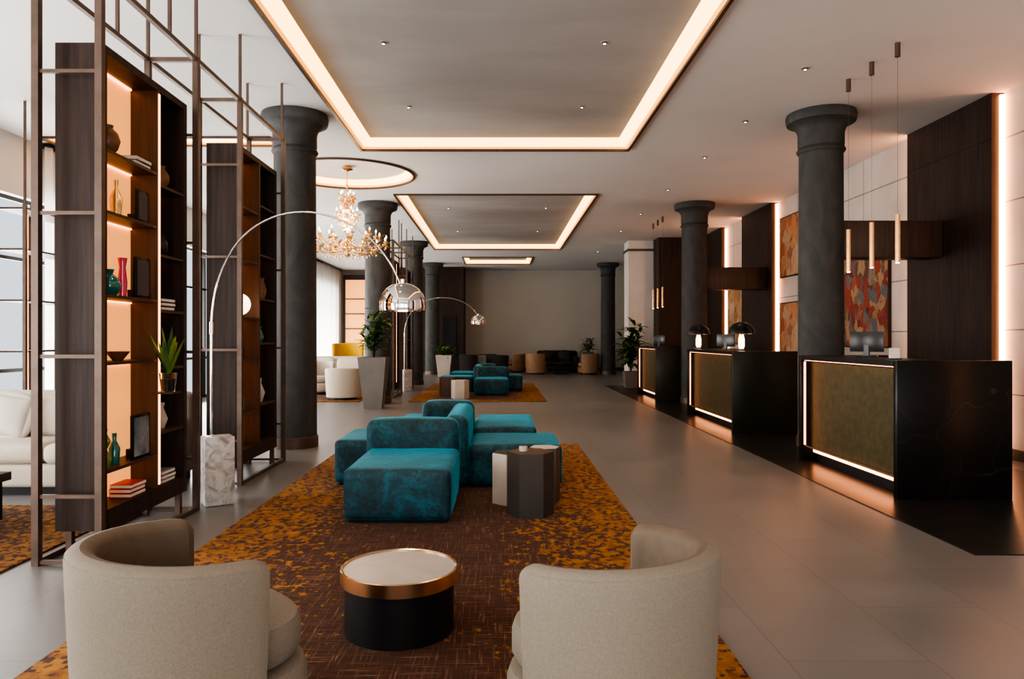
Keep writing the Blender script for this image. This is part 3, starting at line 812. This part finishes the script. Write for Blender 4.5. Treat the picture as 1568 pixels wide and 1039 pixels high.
tub_chair(-3.42, 15.75, math.radians(100), .4, 'cream', 'cream', .70, zf=R)
tub_chair(-4.35, 17.2, math.radians(-60), .4, 'cream', 'cream', .8, zf=R)
box_sofa(-5.3, -3.3, 18.4, 19.3, 'cream', zf=R)
tub_chair(-4.22, 20.0, math.radians(-70), .44, 'yellow', 'yellow', 1.2, name='yellow_armchair', zf=R, span=190)
box_sofa(1.5, 3.1, 28.0, 28.9, 'darkfab', pil=[1.9, 2.6])
tub_chair(1.38, 26.9, math.radians(35), .42, 'tan', 'tan', .78, zf=0); tub_chair(3.3, 26.8, math.radians(150), .42, 'tan', 'tan', .78, zf=0)
tub_chair(-.05, 27.4, math.radians(60), .42, 'darkfab', 'tan', .72, zf=0); tub_chair(-1.1, 27.0, math.radians(30), .42, 'darkfab', 'tan', .76, zf=0)
tub_chair(.6, 28.5, math.radians(180), .42, 'tan', 'cream', .74, zf=0)
b = MB(); b.cyl((-.5, 28.2, .68), .35, .03, 'wood', 32); b.cyl((-.5, 28.2, .02), .03, .66, 'blackmetal', 12); b.cyl((-.5, 28.2, 0), .22, .02, 'blackmetal', 24); b.build('bistro_table')
b = MB(); b.cyl((2.3, 27.0, .38), .4, .03, 'wood', 32); b.cyl((2.3, 27.0, .02), .04, .36, 'blackmetal', 12); b.cyl((2.3, 27.0, 0), .25, .02, 'blackmetal', 24); b.build('round_side_table')

dl = [(-1.14, 7.05, H + .13), (1.03, 7.05, H + .13), (-1.14, 9.0, H + .13), (1.03, 9.0, H + .13), (-1.14, 4.6, H + .13), (1.03, 4.6, H + .13),
      (-1.14, 16.0, H + .13), (1.03, 16.0, H + .13), (-1.14, 19.5, H + .13), (1.03, 19.5, H + .13)]
dl2 = [(3.14, y, H) for y in (5.5, 7.38, 9.18, 11.0, 13.4, 16.0, 18.6, 23.0)]
for i, (x, y, z) in enumerate(dl + dl2):
    b = MB(); b.lathe([(.045, -.005), (.045, 0)], 'ceilpanel', (x, y, z), 20); b.lathe([(.02, -.016), (.03, -.005)], 'bronze', (x, y, z), 16)
    b.lathe([(.014, -.018), (.014, -.016)], 'spot', (x, y, z), 12); b.build('recessed_downlight')

def light(kind, name, loc, rot, energy, col, **kw):
    L = bpy.data.lights.new(name, kind); L.energy = energy; L.color = col
    for k, v in kw.items(): setattr(L, k, v)
    o = bpy.data.objects.new(name, L); COL.objects.link(o); o.location = loc; o.rotation_euler = rot; return o
for (x, y, z) in dl + dl2:
    light('SPOT', 'downlight_beam', (x, y, z - .04), (0, 0, 0), 55 if x < 2 else 30, (1, .84, .66), spot_size=math.radians(75), spot_blend=.8, shadow_soft_size=.05)
DAY = (1.0, .965, .92)
for a, c in wins:
    light('AREA', 'daylight_window', (XL - .4, (a + c) / 2, WZ / 2), (0, -pi / 2 - math.radians(24), 0), 88 * (c - a), DAY, shape='RECTANGLE', size=WZ, size_y=c - a)
for a, c in fw:
    light('AREA', 'daylight_window', ((a + c) / 2, YB - .4, 1.8), (pi / 2 + math.radians(30), 0, 0), 140, DAY, shape='RECTANGLE', size=c - a, size_y=2.8)
for y in (7.7, 7.22, 6.75): light('SPOT', 'pendant_beam', (3.74, y, 2.03), (0, 0, 0), 8, (1, .75, .5), spot_size=1.6, spot_blend=.8, shadow_soft_size=.02)
light('POINT', 'chandelier_glow', (-2.57, 12.1, 3.25), (0, 0, 0), 40, (1, .75, .48), shadow_soft_size=.25)

w = bpy.data.worlds.new('world'); S.world = w; w.use_nodes = True
nt = w.node_tree; bg = nt.nodes['Background']
sky = nt.nodes.new('ShaderNodeTexSky'); sky.sky_type = 'HOSEK_WILKIE'; sky.turbidity = 5; sky.sun_direction = (.3, -.3, .8)
nt.links.new(mix_(nt, .6, sky.outputs[0], (.9, .95, 1.0)), bg.inputs[0]); bg.inputs[1].default_value = 1.2

cam = bpy.data.cameras.new('camera'); co = bpy.data.objects.new('camera', cam); COL.objects.link(co)
co.location = (0, 0, 1.35); co.rotation_euler = (pi / 2, 0, 0)
cam.sensor_width = 36; cam.lens = 36 * 1100 / 1568; cam.shift_x = 19 / 1568; cam.shift_y = -2.5 / 1568; cam.clip_end = 200; cam.clip_start = .05
S.camera = co
S.view_settings.view_transform = 'AgX'
try: S.view_settings.look = 'AgX - High Contrast'
except Exception as e: print(e)
S.view_settings.exposure = 0.25
